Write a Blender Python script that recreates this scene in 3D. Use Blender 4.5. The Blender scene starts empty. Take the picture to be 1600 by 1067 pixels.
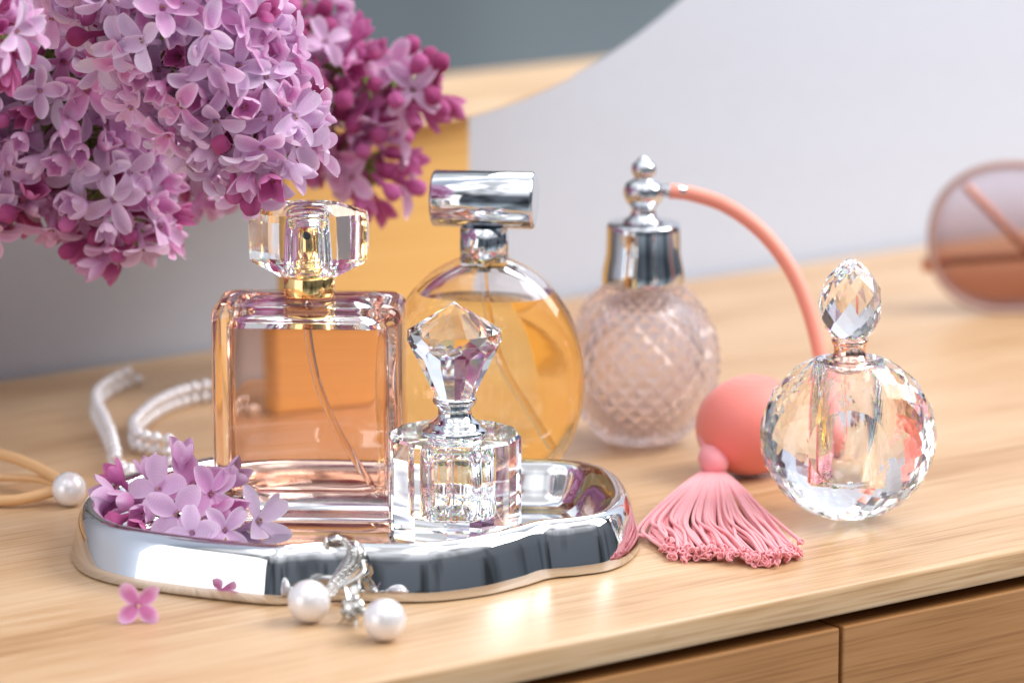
import bpy, math, random
from math import sin, cos, pi, radians, sqrt, atan, tan
from mathutils import Vector, Matrix, Quaternion, noise as mnoise

# ------------------------------------------------------------------ camera, world, lights
SC = bpy.context.scene
COL = SC.collection
FPX = 6500.0
PITCH = atan((533.5 + 862) / FPX)
CAM = Vector((0.0, -1.3067, 0.345))
cd = bpy.data.cameras.new('camera')
cam = bpy.data.objects.new('camera', cd); COL.objects.link(cam)
cam.location = CAM
cam.rotation_euler = (pi / 2 - PITCH, 0, 0)
cd.sensor_width = 36.0
cd.lens = FPX / 1600 * 36.0
cd.clip_start = 0.05; cd.clip_end = 50
cd.dof.use_dof = True
cd.dof.focus_distance = 1.325
cd.dof.aperture_fstop = 7.6
cd.dof.aperture_blades = 0
SC.camera = cam

W = bpy.data.worlds.new('World'); SC.world = W; W.use_nodes = True
wn = W.node_tree; wn.nodes.clear()
wo = wn.nodes.new('ShaderNodeOutputWorld'); wb = wn.nodes.new('ShaderNodeBackground')
wt = wn.nodes.new('ShaderNodeTexCoord'); ws = wn.nodes.new('ShaderNodeSeparateXYZ')
wr = wn.nodes.new('ShaderNodeValToRGB'); wm = wn.nodes.new('ShaderNodeMapRange')
wm.inputs['From Min'].default_value = -1; wm.inputs['From Max'].default_value = 1
wn.links.new(wt.outputs['Generated'], ws.inputs[0]); wn.links.new(ws.outputs['Z'], wm.inputs['Value'])
wn.links.new(wm.outputs[0], wr.inputs[0])
# noise added to the world so chrome reflects soft upright light and dark areas
wmp = wn.nodes.new('ShaderNodeMapping'); wmp.inputs['Scale'].default_value = (1, 1, .35); wn.links.new(wt.outputs['Generated'], wmp.inputs[0])
wno = wn.nodes.new('ShaderNodeTexNoise'); wno.inputs['Scale'].default_value = 3.4; wno.inputs['Detail'].default_value = 2.0; wn.links.new(wmp.outputs[0], wno.inputs['Vector'])
wmr = wn.nodes.new('ShaderNodeMapRange'); wmr.inputs['From Min'].default_value = .40; wmr.inputs['From Max'].default_value = .60; wmr.inputs['To Min'].default_value = .42; wmr.inputs['To Max'].default_value = 1.5; wn.links.new(wno.outputs[0], wmr.inputs[0])
wmx = wn.nodes.new('ShaderNodeMix'); wmx.data_type = 'RGBA'; wmx.blend_type = 'MULTIPLY'; wmx.inputs[0].default_value = 1.0
wn.links.new(wr.outputs[0], wmx.inputs[6]); wn.links.new(wmr.outputs[0], wmx.inputs[7]); wn.links.new(wmx.outputs[2], wb.inputs[0]); wn.links.new(wb.outputs[0], wo.inputs[0])
e = wr.color_ramp.elements
e[0].position = 0.30; e[0].color = (0.60, 0.70, 0.78, 1)
e[1].position = 1.0; e[1].color = (2.5, 2.52, 2.62, 1)
x = e.new(0.50); x.color = (0.09, 0.105, 0.125, 1)
x = e.new(0.70); x.color = (0.15, 0.165, 0.19, 1)
wb.inputs['Strength'].default_value = 0.9

def area(name, loc, target, sx, sy, power, col):
    l = bpy.data.lights.new(name, 'AREA'); l.shape = 'RECTANGLE'; l.size = sx; l.size_y = sy
    l.energy = power; l.color = col
    o = bpy.data.objects.new(name, l); COL.objects.link(o)
    o.location = loc
    o.rotation_euler = (Vector(target) - Vector(loc)).to_track_quat('-Z', 'Y').to_euler()
    return o
area('window_light', (1.55, 0.16, 1.42), (0.0, 0.05, 0.0), 1.15, 1.3, 46, (1.0, 0.98, 0.965))
area('curtain_light', (-1.35, -0.92, 0.15), (-0.10, -0.05, 0.15), 1.5, 1.5, 15, (1.0, 0.985, 0.975))

SC.view_settings.view_transform = 'Standard'; SC.view_settings.look = 'None'
SC.view_settings.exposure = 0.06; SC.view_settings.gamma = 1.0
SC.render.engine = 'CYCLES'
cy = SC.cycles
cy.max_bounces = 18; cy.transmission_bounces = 18; cy.glossy_bounces = 10; cy.diffuse_bounces = 4; cy.transparent_max_bounces = 16
cy.caustics_refractive = True; cy.caustics_reflective = True
cy.blur_glossy = 0.6
cy.sample_clamp_indirect = 6.0
cy.use_denoising = True
try:
    cy.denoiser = 'OPENIMAGEDENOISE'; cy.denoising_prefilter = 'ACCURATE'; cy.denoising_input_passes = 'RGB_ALBEDO_NORMAL'
except Exception:
    pass

# ------------------------------------------------------------------ measuring helpers: a pixel of the photograph to a place on a plane
CP, SP = cos(PITCH), sin(PITCH)
def ray(px, py):
    u = (px - 800) / FPX; v = -(py - 533.5) / FPX
    return Vector((u, CP + v * SP, -SP + v * CP))
def at(px, py, z=0.0):
    d = ray(px, py); return CAM + d * ((z - CAM.z) / d.z)
def aty(px, py, Y):
    d = ray(px, py); return CAM + d * ((Y - CAM.y) / d.y)
def zy(py, Y):
    return aty(800, py, Y).z
def ppm(p):      # pixels per metre at a point
    return FPX / ((Vector(p) - CAM).dot(Vector((0, CP, -SP))))
def lerp(a, b, t): return a + (b - a) * t

# ------------------------------------------------------------------ object helpers
def link(name, data, parent=None):
    o = bpy.data.objects.new(name, data); COL.objects.link(o)
    if parent is not None: o.parent = parent
    return o
def mesh(vs, fs, mats, smooth=True, mi=None, name='mesh'):
    m = bpy.data.meshes.new(name); m.from_pydata([tuple(v) for v in vs], [], fs)
    if not isinstance(mats, (list, tuple)): mats = [mats]
    for k in mats: m.materials.append(k)
    if mi: m.polygons.foreach_set('material_index', mi)
    m.polygons.foreach_set('use_smooth', [smooth] * len(fs)) if isinstance(smooth, bool) else m.polygons.foreach_set('use_smooth', smooth)
    m.update(); return m
def thing(name, label, cat, loc=(0, 0, 0), rotz=0.0, group=None):
    o = link(name, None); o.location = loc; o.rotation_euler = (0, 0, rotz)
    tag(o, label, cat, group); return o
def tag(o, label, cat, group=None):
    o['label'] = label; o['category'] = cat
    if group: o['group'] = group
    return o
class MB:
    def __init__(s): s.v = []; s.f = []; s.m = []; s.s = []
    def add(s, vs, fs, mi=0, smooth=True):
        b = len(s.v); s.v += [Vector(v) for v in vs]
        for f in fs: s.f.append([i + b for i in f]); s.m.append(mi); s.s.append(smooth)
        return s
    def flip(s):
        s.f = [list(reversed(f)) for f in s.f]; return s
    def join(s, o):
        b = len(s.v); s.v += o.v; s.f += [[i + b for i in f] for f in o.f]; s.m += o.m; s.s += o.s; return s
    def xf(s, M):
        s.v = [M @ v for v in s.v]; return s
    def data(s, mats, name='mesh'): return mesh(s.v, s.f, mats, s.s, s.m, name)
    def build(s, name, mats, parent=None): return link(name, s.data(mats, name), parent)
def rings_mb(rings, closed_ends=True, mi=0, smooth=True):
    """loft of equal-length rings (counter-clockwise seen from above, going up)"""
    b = MB(); n = len(rings[0]); vs = [v for r in rings for v in r]; fs = []
    for k in range(len(rings) - 1):
        for i in range(n):
            j = (i + 1) % n
            fs.append([k * n + i, k * n + j, (k + 1) * n + j, (k + 1) * n + i])
    b.add(vs, fs, mi, smooth)
    if closed_ends:
        b.add(rings[0], [list(reversed(range(n)))], mi, False); b.add(rings[-1], [list(range(n))], mi, False)
        # weld caps by using the same indices
        b.f[-2] = list(reversed(range(n))); b.f[-1] = [(len(rings) - 1) * n + i for i in range(n)]
        del b.v[len(vs):]
    return b
def lathe(prof, n=48, closed=True, smooth=True, mi=0):
    """prof: (radius, z) from bottom to top"""
    return rings_mb([[Vector((r * cos(2 * pi * i / n), r * sin(2 * pi * i / n), z)) for i in range(n)] for r, z in prof], closed, mi, smooth)
def catmull(pts, k=8, closed=False):
    P = [Vector(p) for p in pts]; n = len(P); out = []
    rng = n if closed else n - 1
    for i in range(rng):
        if closed: p0, p1, p2, p3 = P[i - 1], P[i], P[(i + 1) % n], P[(i + 2) % n]
        else: p0, p1, p2, p3 = P[max(i - 1, 0)], P[i], P[i + 1], P[min(i + 2, n - 1)]
        for j in range(k):
            t = j / k
            out.append(0.5 * ((2 * p1) + (-p0 + p2) * t + (2 * p0 - 5 * p1 + 4 * p2 - p3) * t * t + (-p0 + 3 * p1 - 3 * p2 + p3) * t ** 3))
    if not closed: out.append(P[-1].copy())
    return out
def tube(path, rad, n=10, mi=0, smooth=True, closed=False):
    P = [Vector(p) for p in path]; m = len(P); rings = []
    up = None
    for i in range(m):
        if closed: t = (P[(i + 1) % m] - P[i - 1])
        else: t = P[min(i + 1, m - 1)] - P[max(i - 1, 0)]
        t.normalize()
        if up is None:
            up = t.orthogonal().normalized()
        up = (up - t * up.dot(t)).normalized()
        w = t.cross(up)
        r = rad(i / (m - 1)) if callable(rad) else rad
        rings.append([P[i] + (up * cos(2 * pi * k / n) + w * sin(2 * pi * k / n)) * r for k in range(n)])
    if closed:
        b = MB(); vs = [v for r in rings for v in r]; fs = []
        for k in range(m):
            k2 = (k + 1) % m
            for i in range(n): j = (i + 1) % n; fs.append([k * n + i, k * n + j, k2 * n + j, k2 * n + i])
        return b.add(vs, fs, mi, smooth)
    return rings_mb(rings, True, mi, smooth)
def sphere(c, r, nu=24, nv=14, mi=0, sz=1.0):
    prof = [(max(1e-5, r * sin(pi * k / nv)), -r * sz * cos(pi * k / nv)) for k in range(nv + 1)]
    b = lathe(prof, nu, True, True, mi); return b.xf(Matrix.Translation(Vector(c)))
def box(x0, x1, y0, y1, z0, z1, bev=0.0, seg=2):
    import bmesh
    bm = bmesh.new(); bmesh.ops.create_cube(bm, size=1)
    for v in bm.verts: v.co = Vector((lerp(x0, x1, v.co.x + .5), lerp(y0, y1, v.co.y + .5), lerp(z0, z1, v.co.z + .5)))
    if bev: bmesh.ops.bevel(bm, geom=bm.edges[:], offset=bev, segments=seg, profile=0.5, affect='EDGES')
    b = MB(); bm.verts.ensure_lookup_table()
    b.add([v.co.copy() for v in bm.verts], [[v.index for v in f.verts] for f in bm.faces], 0, False); bm.free()
    return b
def rrect(w, d, r, z, k=6):
    out = []
    r = min(r, w / 2 - 1e-5, d / 2 - 1e-5)
    for cx, cy, a0 in ((w / 2 - r, d / 2 - r, 0), (-w / 2 + r, d / 2 - r, 90), (-w / 2 + r, -d / 2 + r, 180), (w / 2 - r, -d / 2 + r, 270)):
        for i in range(k + 1):
            a = radians(a0 + 90 * i / k); out.append(Vector((cx + r * cos(a), cy + r * sin(a), z)))
    return out
def facet_rings(rings, n, cap=True):
    """rings: (radius, z, half) bottom to top; staggered neighbours give triangles; flat shaded"""
    b = MB(); R = []
    for r, z, h in rings:
        if r < 1e-6: R.append([Vector((0, 0, z))])
        else: R.append([Vector((r * cos(2 * pi * (i + .5 * h) / n), r * sin(2 * pi * (i + .5 * h) / n), z)) for i in range(n)])
    off = []; vs = []
    for r in R: off.append(len(vs)); vs += r
    fs = []
    for k in range(len(R) - 1):
        a, c = off[k], off[k + 1]; ha, hc = rings[k][2], rings[k + 1][2]
        for i in range(n):
            j = (i + 1) % n
            if len(R[k + 1]) == 1: fs.append([a + i, a + j, c]); continue
            if len(R[k]) == 1: fs.append([a, c + j, c + i]); continue
            if ha == hc: fs.append([a + i, a + j, c + j, c + i])
            elif hc > ha: fs.append([a + i, a + j, c + i]); fs.append([c + i, a + j, c + j])
            else: fs.append([a + i, c + j, c + i]); fs.append([a + i, a + j, c + j])
    if cap:
        if len(R[0]) > 1: fs.append([off[0] + i for i in reversed(range(n))])
        if len(R[-1]) > 1: fs.append([off[-1] + i for i in range(n)])
    return b.add(vs, fs, 0, False)
def diamond_sphere(n, th0, th1, thend, raise_=0.0):
    """unit sphere tiled with planar diamonds (axis z, from the top down); returns MB, flat caps"""
    ca = cos(pi / n)
    if th1 is None:      # evenly growing rows
        best = None
        for k in range(1, 600):
            c1 = th0 * (1 + k * .0015); A = (sin(th0), cos(th0)); M = (sin(c1) * ca, cos(c1)); dx, dz = M[0] - A[0], M[1] - A[1]
            tt = -2 * (A[0] * dx + A[1] * dz) / (dx * dx + dz * dz); c2 = math.acos(max(-1, min(1, A[1] + dz * tt)))
            if c2 <= c1: continue
            er = abs(tan(c1 / 2) / tan(th0 / 2) - tan(c2 / 2) / tan(c1 / 2))
            if best is None or er < best[0]: best = (er, c1)
        th1 = best[1]
    R = [(sin(th0), cos(th0)), (sin(th1), cos(th1))]
    while True:
        A = R[-2]; B = R[-1]; M = (B[0] * ca, B[1])
        dx, dz = M[0] - A[0], M[1] - A[1]
        aa = dx * dx + dz * dz; bb = 2 * (A[0] * dx + A[1] * dz)
        t = -bb / aa
        C = (A[0] + dx * t, A[1] + dz * t)
        if C[1] > B[1] - 0.01 or C[0] < 0.05 or math.acos(max(-1, min(1, C[1]))) > thend: break
        R.append(C)
    V = []
    for k, (r, z) in enumerate(R):
        V.append([Vector((r * cos(2 * pi * (i + .5 * (k % 2)) / n), r * sin(2 * pi * (i + .5 * (k % 2)) / n), z)) for i in range(n)])
    b = MB(); N = len(R)
    def diamond(q):
        if raise_ > 0:
            c = sum(q, Vector()) / 4; c = c + c.normalized() * raise_
            b.add(q + [c], [[0, 1, 4], [1, 2, 4], [2, 3, 4], [3, 0, 4]], 0, False)
        else: b.add(q, [[0, 1, 2, 3]], 0, False)
    for k in range(1, N - 1):
        h = k % 2
        for i in range(n):
            # ring k is offset by half a step from its neighbours
            if h: up = V[k - 1][(i + 1) % n]; dn = V[k + 1][(i + 1) % n]; l = V[k][i]; r = V[k][(i + 1) % n]
            else: up = V[k - 1][i]; dn = V[k + 1][i]; l = V[k][i]; r = V[k][(i + 1) % n]
            if h: diamond([up, l, dn, r])
            else: diamond([up, l, dn, r])
    for k, rev in ((0, False), (N - 1, True)):   # edge triangles and the flat cap
        k2 = 1 if k == 0 else N - 2
        for i in range(n):
            a, c = V[k][i], V[k][(i + 1) % n]
            m = V[k2][i] if (k % 2 == 0) else V[k2][(i + 1) % n]
            f = [a, m, c]
            b.add(f, [[0, 1, 2]] if not rev else [[2, 1, 0]], 0, False)
        b.add(V[k], [list(range(n))] if not rev else [list(reversed(range(n)))], 0, False)
    return b
def weld(o, dist=1e-6):
    import bmesh
    bm = bmesh.new(); bm.from_mesh(o.data); bmesh.ops.remove_doubles(bm, verts=bm.verts, dist=dist)
    bmesh.ops.recalc_face_normals(bm, faces=bm.faces); bm.to_mesh(o.data); bm.free()

# ------------------------------------------------------------------ materials
def newmat(name):
    m = bpy.data.materials.new(name); m.use_nodes = True; t = m.node_tree; t.nodes.clear()
    out = t.nodes.new('ShaderNodeOutputMaterial'); return m, t, out
def N(t, typ, **kw):
    n = t.nodes.new(typ)
    for k, v in kw.items():
        if k.startswith('_'): setattr(n, k[1:], v)
        else: n.inputs[k.replace('__', ' ')].default_value = v
    return n
def pbr(name, col, rough=.5, metal=0.0, **kw):
    m, t, out = newmat(name); p = N(t, 'ShaderNodeBsdfPrincipled')
    p.inputs['Base Color'].default_value = (*col, 1); p.inputs['Roughness'].default_value = rough; p.inputs['Metallic'].default_value = metal
    for k, v in kw.items(): p.inputs[k.replace('__', ' ')].default_value = v
    t.links.new(p.outputs[0], out.inputs[0]); return m
def glass(name, col=(1, 1, 1), ior=1.5, rough=0.0):
    m, t, out = newmat(name); g = N(t, 'ShaderNodeBsdfGlass')
    g.inputs['Color'].default_value = (*col, 1); g.inputs['IOR'].default_value = ior; g.inputs['Roughness'].default_value = rough
    t.links.new(g.outputs[0], out.inputs[0]); return m
def crystal(name, ior=1.54, spread=0.03, mix=0.06):
    """lead crystal: clear glass with a share of wavelength-dependent refraction"""
    m, t, out = newmat(name)
    base = N(t, 'ShaderNodeBsdfGlass'); base.inputs['IOR'].default_value = ior; base.inputs['Color'].default_value = (1, 1, 1, 1)
    base.inputs['Roughness'].default_value = 0
    gs = []
    for c, d in (((1, 0, 0, 1), -spread), ((0, 1, 0, 1), 0), ((0, 0, 1, 1), spread)):
        g = N(t, 'ShaderNodeBsdfGlass'); g.inputs['Color'].default_value = c; g.inputs['IOR'].default_value = ior + d; g.inputs['Roughness'].default_value = 0; gs.append(g)
    a1 = N(t, 'ShaderNodeAddShader'); a2 = N(t, 'ShaderNodeAddShader'); mx = N(t, 'ShaderNodeMixShader'); mx.inputs[0].default_value = mix
    t.links.new(gs[0].outputs[0], a1.inputs[0]); t.links.new(gs[1].outputs[0], a1.inputs[1])
    t.links.new(a1.outputs[0], a2.inputs[0]); t.links.new(gs[2].outputs[0], a2.inputs[1])
    t.links.new(base.outputs[0], mx.inputs[1]); t.links.new(a2.outputs[0], mx.inputs[2]); t.links.new(mx.outputs[0], out.inputs[0])
    return m
CHROME = pbr('chrome', (0.62, 0.64, 0.67), 0.045, 1.0)
def smudged():
    m, t, out = newmat('tray_chrome'); L = t.links.new; p = N(t, 'ShaderNodeBsdfPrincipled', Metallic=1.0); p.inputs['Base Color'].default_value = (.68, .685, .70, 1)
    tc = N(t, 'ShaderNodeTexCoord'); n = N(t, 'ShaderNodeTexNoise', Scale=45.0, Detail=5.0); L(tc.outputs['Object'], n.inputs['Vector'])
    mr = N(t, 'ShaderNodeMapRange'); mr.inputs['From Min'].default_value = .45; mr.inputs['From Max'].default_value = .75; mr.inputs['To Min'].default_value = .022; mr.inputs['To Max'].default_value = .11
    L(n.outputs[0], mr.inputs[0]); L(mr.outputs[0], p.inputs['Roughness']); L(p.outputs[0], out.inputs[0]); return m
TRAYM = smudged()
SILVER = pbr('silver', (0.58, 0.57, 0.54), 0.09, 1.0)
GOLD = pbr('gold', (1.0, 0.66, 0.27), 0.10, 1.0)
ROSE = pbr('rose_gold', (0.90, 0.56, 0.44), 0.08, 1.0)
BLACK = pbr('black_hole', (0.02, 0.02, 0.02), 0.4)
GLASS = glass('clear_glass', (0.985, 0.975, 0.975), 1.5)
CRYST = crystal('lead_crystal')
def milky():
    m, t, out = newmat('milky_pink_glass'); L = t.links.new
    g = N(t, 'ShaderNodeBsdfGlass', IOR=1.45, Roughness=.10); g.inputs['Color'].default_value = (1.0, .965, .962, 1)
    d = N(t, 'ShaderNodeBsdfDiffuse'); d.inputs['Color'].default_value = (.99, .92, .915, 1); tr = N(t, 'ShaderNodeBsdfTranslucent'); tr.inputs['Color'].default_value = (.99, .92, .915, 1)
    a = N(t, 'ShaderNodeMixShader'); a.inputs[0].default_value = .5; b = N(t, 'ShaderNodeMixShader'); b.inputs[0].default_value = .16
    L(d.outputs[0], a.inputs[1]); L(tr.outputs[0], a.inputs[2]); L(g.outputs[0], b.inputs[1]); L(a.outputs[0], b.inputs[2]); L(b.outputs[0], out.inputs[0]); return m
PINKGLASS = milky()
PEARL = pbr('pearl', (0.87, 0.845, 0.865), 0.26, 0.22, Coat__Weight=1.0, Coat__Roughness=0.05)
CORAL = pbr('coral_rubber', (0.95, 0.34, 0.25), 0.42)
THREAD = pbr('pink_thread', (0.92, 0.35, 0.385), 0.5, Sheen__Weight=0.4)
TAN = pbr('tan_band', (0.76, 0.45, 0.21), 0.28)
FRAMEM = pbr('bronze_frame', (0.55, 0.27, 0.18), 0.25, 1.0)
RIMM = pbr('smoky_pink_rim', (0.46, 0.29, 0.26), 0.25)
STEMM = pbr('green_stem', (0.24, 0.32, 0.07), 0.5)

def bamboo(name, base, dark, light, sc=1.0):
    m, t, out = newmat(name)
    tc = N(t, 'ShaderNodeTexCoord'); L = t.links.new
    p = N(t, 'ShaderNodeBsdfPrincipled')
    def stretched(sx, sy, sz, scale, det, rough=.55):
        mp = N(t, 'ShaderNodeMapping'); mp.inputs['Scale'].default_value = (sx, sy, sz); L(tc.outputs['Object'], mp.inputs[0])
        n = N(t, 'ShaderNodeTexNoise'); n.inputs['Scale'].default_value = scale; n.inputs['Detail'].default_value = det; n.inputs['Roughness'].default_value = rough
        L(mp.outputs[0], n.inputs['Vector']); return n
    fine = stretched(0.022, 1.2, 1.2, 900 * sc, 3, .5)
    mid = stretched(0.04, 1, 1, 420 * sc, 3)
    big = stretched(0.35, 1, 1, 18 * sc, 2)
    # lengthwise strips, each with its own tone
    sep = N(t, 'ShaderNodeSeparateXYZ'); L(tc.outputs['Object'], sep.inputs[0])
    mu = N(t, 'ShaderNodeMath', _operation='MULTIPLY'); mu.inputs[1].default_value = 48 * sc; 
    ad = N(t, 'ShaderNodeMath', _operation='ADD'); L(sep.outputs['Y'], ad.inputs[0]); L(sep.outputs['Z'], ad.inputs[1]); L(ad.outputs[0], mu.inputs[0])
    fl = N(t, 'ShaderNodeMath', _operation='FLOOR'); L(mu.outputs[0], fl.inputs[0])
    wn_ = N(t, 'ShaderNodeTexWhiteNoise', _noise_dimensions='1D'); L(fl.outputs[0], wn_.inputs['W'])
    def mixn(a, b, f):
        mx = N(t, 'ShaderNodeMix', _data_type='FLOAT'); mx.inputs[0].default_value = f; L(a, mx.inputs[2]); L(b, mx.inputs[3]); return mx.outputs[0]
    v = mixn(mixn(fine.outputs[0], mid.outputs[0], .42), big.outputs[0], .30)
    v = mixn(v, wn_.outputs[0], .07)
    r = N(t, 'ShaderNodeValToRGB'); L(v, r.inputs[0]); el = r.color_ramp.elements
    el[0].position = .385; el[0].color = (*dark, 1); el[1].position = .605; el[1].color = (*light, 1); q = el.new(.475); q.color = (*base, 1)
    # short dark bamboo nodes and flecks
    spk = stretched(.25, 2.2, 2.2, 90 * sc, 2, .6)
    rs = N(t, 'ShaderNodeValToRGB'); L(spk.outputs[0], rs.inputs[0]); rs.color_ramp.elements[0].position = .68; rs.color_ramp.elements[1].position = .80
    mx = N(t, 'ShaderNodeMix', _data_type='RGBA', _blend_type='MULTIPLY'); L(r.outputs[0], mx.inputs[6]); mx.inputs[7].default_value = (.72, .56, .40, 1)
    ms = N(t, 'ShaderNodeMath', _operation='MULTIPLY'); L(rs.outputs[0], ms.inputs[0]); ms.inputs[1].default_value = .7; L(ms.outputs[0], mx.inputs[0])
    L(mx.outputs[2], p.inputs['Base Color'])
    rr = N(t, 'ShaderNodeMapRange'); L(mid.outputs[0], rr.inputs[0]); rr.inputs['To Min'].default_value = .29; rr.inputs['To Max'].default_value = .44
    L(rr.outputs[0], p.inputs['Roughness'])
    bp = N(t, 'ShaderNodeBump'); bp.inputs['Strength'].default_value = .12; bp.inputs['Distance'].default_value = .0004; L(fine.outputs[0], bp.inputs['Height']); L(bp.outputs[0], p.inputs['Normal'])
    L(p.outputs[0], out.inputs[0]); return m
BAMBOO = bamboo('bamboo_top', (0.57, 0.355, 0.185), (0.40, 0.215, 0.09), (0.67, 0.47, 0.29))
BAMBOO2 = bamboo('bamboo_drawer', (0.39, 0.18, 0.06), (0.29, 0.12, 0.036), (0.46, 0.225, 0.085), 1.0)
POSTW = bamboo('orange_stained_wood', (0.80, 0.49, 0.165), (0.75, 0.44, 0.14), (0.84, 0.53, 0.195), 0.4)
MIRROR = pbr('mirror_silver', (0.86, 0.88, 0.88), 0.01, 1.0)
def wallmat():
    m, t, out = newmat('lavender_wall_paint'); p = N(t, 'ShaderNodeBsdfPrincipled'); L = t.links.new
    tc = N(t, 'ShaderNodeTexCoord'); n = N(t, 'ShaderNodeTexNoise', Scale=160.0, Detail=3.0); L(tc.outputs['Object'], n.inputs['Vector'])
    r = N(t, 'ShaderNodeValToRGB'); L(n.outputs[0], r.inputs[0]); r.color_ramp.elements[0].color = (.565, .622, .735, 1); r.color_ramp.elements[1].color = (.60, .66, .775, 1)
    L(r.outputs[0], p.inputs['Base Color']); p.inputs['Roughness'].default_value = .8
    b = N(t, 'ShaderNodeBump', Strength=.1, Distance=.0006); L(n.outputs[0], b.inputs['Height']); L(b.outputs[0], p.inputs['Normal'])
    L(p.outputs[0], out.inputs[0]); return m
WALL = wallmat()
def petalmat(name, pale, mid, deep, tip):
    """lilac petal: every flower its own tone; veined, lighter rim, darker throat"""
    m, t, out = newmat(name); L = t.links.new
    oi = N(t, 'ShaderNodeObjectInfo'); r = N(t, 'ShaderNodeValToRGB'); L(oi.outputs['Random'], r.inputs[0])
    el = r.color_ramp.elements; el[0].position = 0; el[0].color = (*deep, 1); el[1].position = 1; el[1].color = (*pale, 1); q = el.new(.5); q.color = (*mid, 1)
    a = N(t, 'ShaderNodeAttribute', _attribute_name='petal'); sx = N(t, 'ShaderNodeSeparateXYZ'); L(a.outputs['Vector'], sx.inputs[0])
    # rim: toward the edges of the petal
    rr = N(t, 'ShaderNodeValToRGB'); L(sx.outputs['Y'], rr.inputs[0]); rr.color_ramp.elements[0].position = .55; rr.color_ramp.elements[1].position = 1.0
    mr = N(t, 'ShaderNodeMath', _operation='MULTIPLY'); L(rr.outputs[0], mr.inputs[0]); mr.inputs[1].default_value = .75
    mx = N(t, 'ShaderNodeMix', _data_type='RGBA'); L(mr.outputs[0], mx.inputs[0]); L(r.outputs[0], mx.inputs[6]); mx.inputs[7].default_value = (*tip, 1)
    # veins
    w = N(t, 'ShaderNodeTexWave', Scale=3.2, Distortion=1.2, Detail=2.0); w.bands_direction = 'Y'; L(a.outputs['Vector'], w.inputs['Vector'])
    mv = N(t, 'ShaderNodeMix', _data_type='RGBA', _blend_type='MULTIPLY'); mm = N(t, 'ShaderNodeMath', _operation='MULTIPLY'); L(w.outputs['Fac'], mm.inputs[0]); mm.inputs[1].default_value = .16
    L(mm.outputs[0], mv.inputs[0]); L(mx.outputs[2], mv.inputs[6]); mv.inputs[7].default_value = (.62, .45, .70, 1)
    p = N(t, 'ShaderNodeBsdfPrincipled', Roughness=.6); L(mv.outputs[2], p.inputs['Base Color']); p.inputs['Specular IOR Level'].default_value = .22
    p.inputs['Sheen Weight'].default_value = .15
    tr = N(t, 'ShaderNodeBsdfTranslucent'); L(mv.outputs[2], tr.inputs[0]); ms = N(t, 'ShaderNodeMixShader'); ms.inputs[0].default_value = .34
    L(p.outputs[0], ms.inputs[1]); L(tr.outputs[0], ms.inputs[2]); L(ms.outputs[0], out.inputs[0]); return m
PETAL = petalmat('lilac_petal', (.86, .68, .88), (.81, .45, .73), (.75, .25, .55), (.95, .76, .92))
PETALDEEP = petalmat('lilac_bud', (.70, .20, .48), (.56, .11, .32), (.40, .05, .18), (.78, .30, .58))
PETALPALE = petalmat('faded_petal', (.86, .76, .88), (.82, .64, .84), (.78, .52, .76), (.92, .82, .93))
STAMEN = pbr('stamen', (.34, .17, .06), .6)

# ------------------------------------------------------------------ the setting: wall, dresser
YAW = radians(36)
FE = at(1100, 957)                       # a point on the dresser's front top edge
ROT = Matrix.Rotation(YAW, 4, 'Z')
BK = ROT.inverted() @ (at(1071, 439) - FE)     # back of the top in dresser axes
DEPTH = BK.y
w = box(-3.0, 3.0, DEPTH + .004, DEPTH + .10, -1.0, 2.2).build('wall', WALL)
w.location = FE; w.rotation_euler = (0, 0, YAW); w['kind'] = 'structure'; w['label'] = 'plain pale lavender wall behind the wooden dresser top'

dr = thing('dresser', 'light bamboo dresser carrying the perfume bottles, drawers below its edge', 'dresser', FE, YAW)
TH = .0100
def slab():
    # rounded front edge profile extruded lengthwise
    prof = [(DEPTH, 0)]
    r = .0022
    for i in range(7):
        a = radians(90 + 90 * i / 6); prof.append((r + r * cos(a), -r + r * sin(a)))
    r2 = .0012
    for i in range(5):
        a = radians(180 + 90 * i / 4); prof.append((r2 + r2 * cos(a), -TH + r2 + r2 * sin(a)))
    prof.append((DEPTH, -TH))
    xs = (-.85, .75); b = MB(); n = len(prof)
    vs = [Vector((x, y, z)) for x in xs for y, z in prof]
    fs = [[i, n + i, n + (i + 1) % n, (i + 1) % n] for i in range(n)]
    b.add(vs, fs, 0, False); b.add(vs[:n], [list(range(n))], 0, False); b.add(vs[n:], [list(reversed(range(n)))], 0, False)
    for k in range(1, 12): b.s[k] = True
    return b
top = slab().build('tabletop', BAMBOO, dr); weld(top)
GAP = .0042
seam = (ROT.inverted() @ (at(1327, 984, -.0142) - FE)).x
edges = [seam - .70, seam - .35 + .35 * 0, seam, seam + .40]
DW = []
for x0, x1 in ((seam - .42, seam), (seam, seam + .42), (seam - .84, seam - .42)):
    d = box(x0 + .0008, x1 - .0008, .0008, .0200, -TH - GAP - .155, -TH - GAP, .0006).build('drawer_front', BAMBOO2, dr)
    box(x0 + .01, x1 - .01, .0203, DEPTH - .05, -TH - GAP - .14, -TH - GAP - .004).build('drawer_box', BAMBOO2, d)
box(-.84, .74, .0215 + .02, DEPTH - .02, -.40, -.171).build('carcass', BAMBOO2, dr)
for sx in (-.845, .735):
    box(sx - .009, sx + .009, .021, DEPTH - .001, -.40, -TH - .0002).build('side_panel', BAMBOO2, dr)

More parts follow.
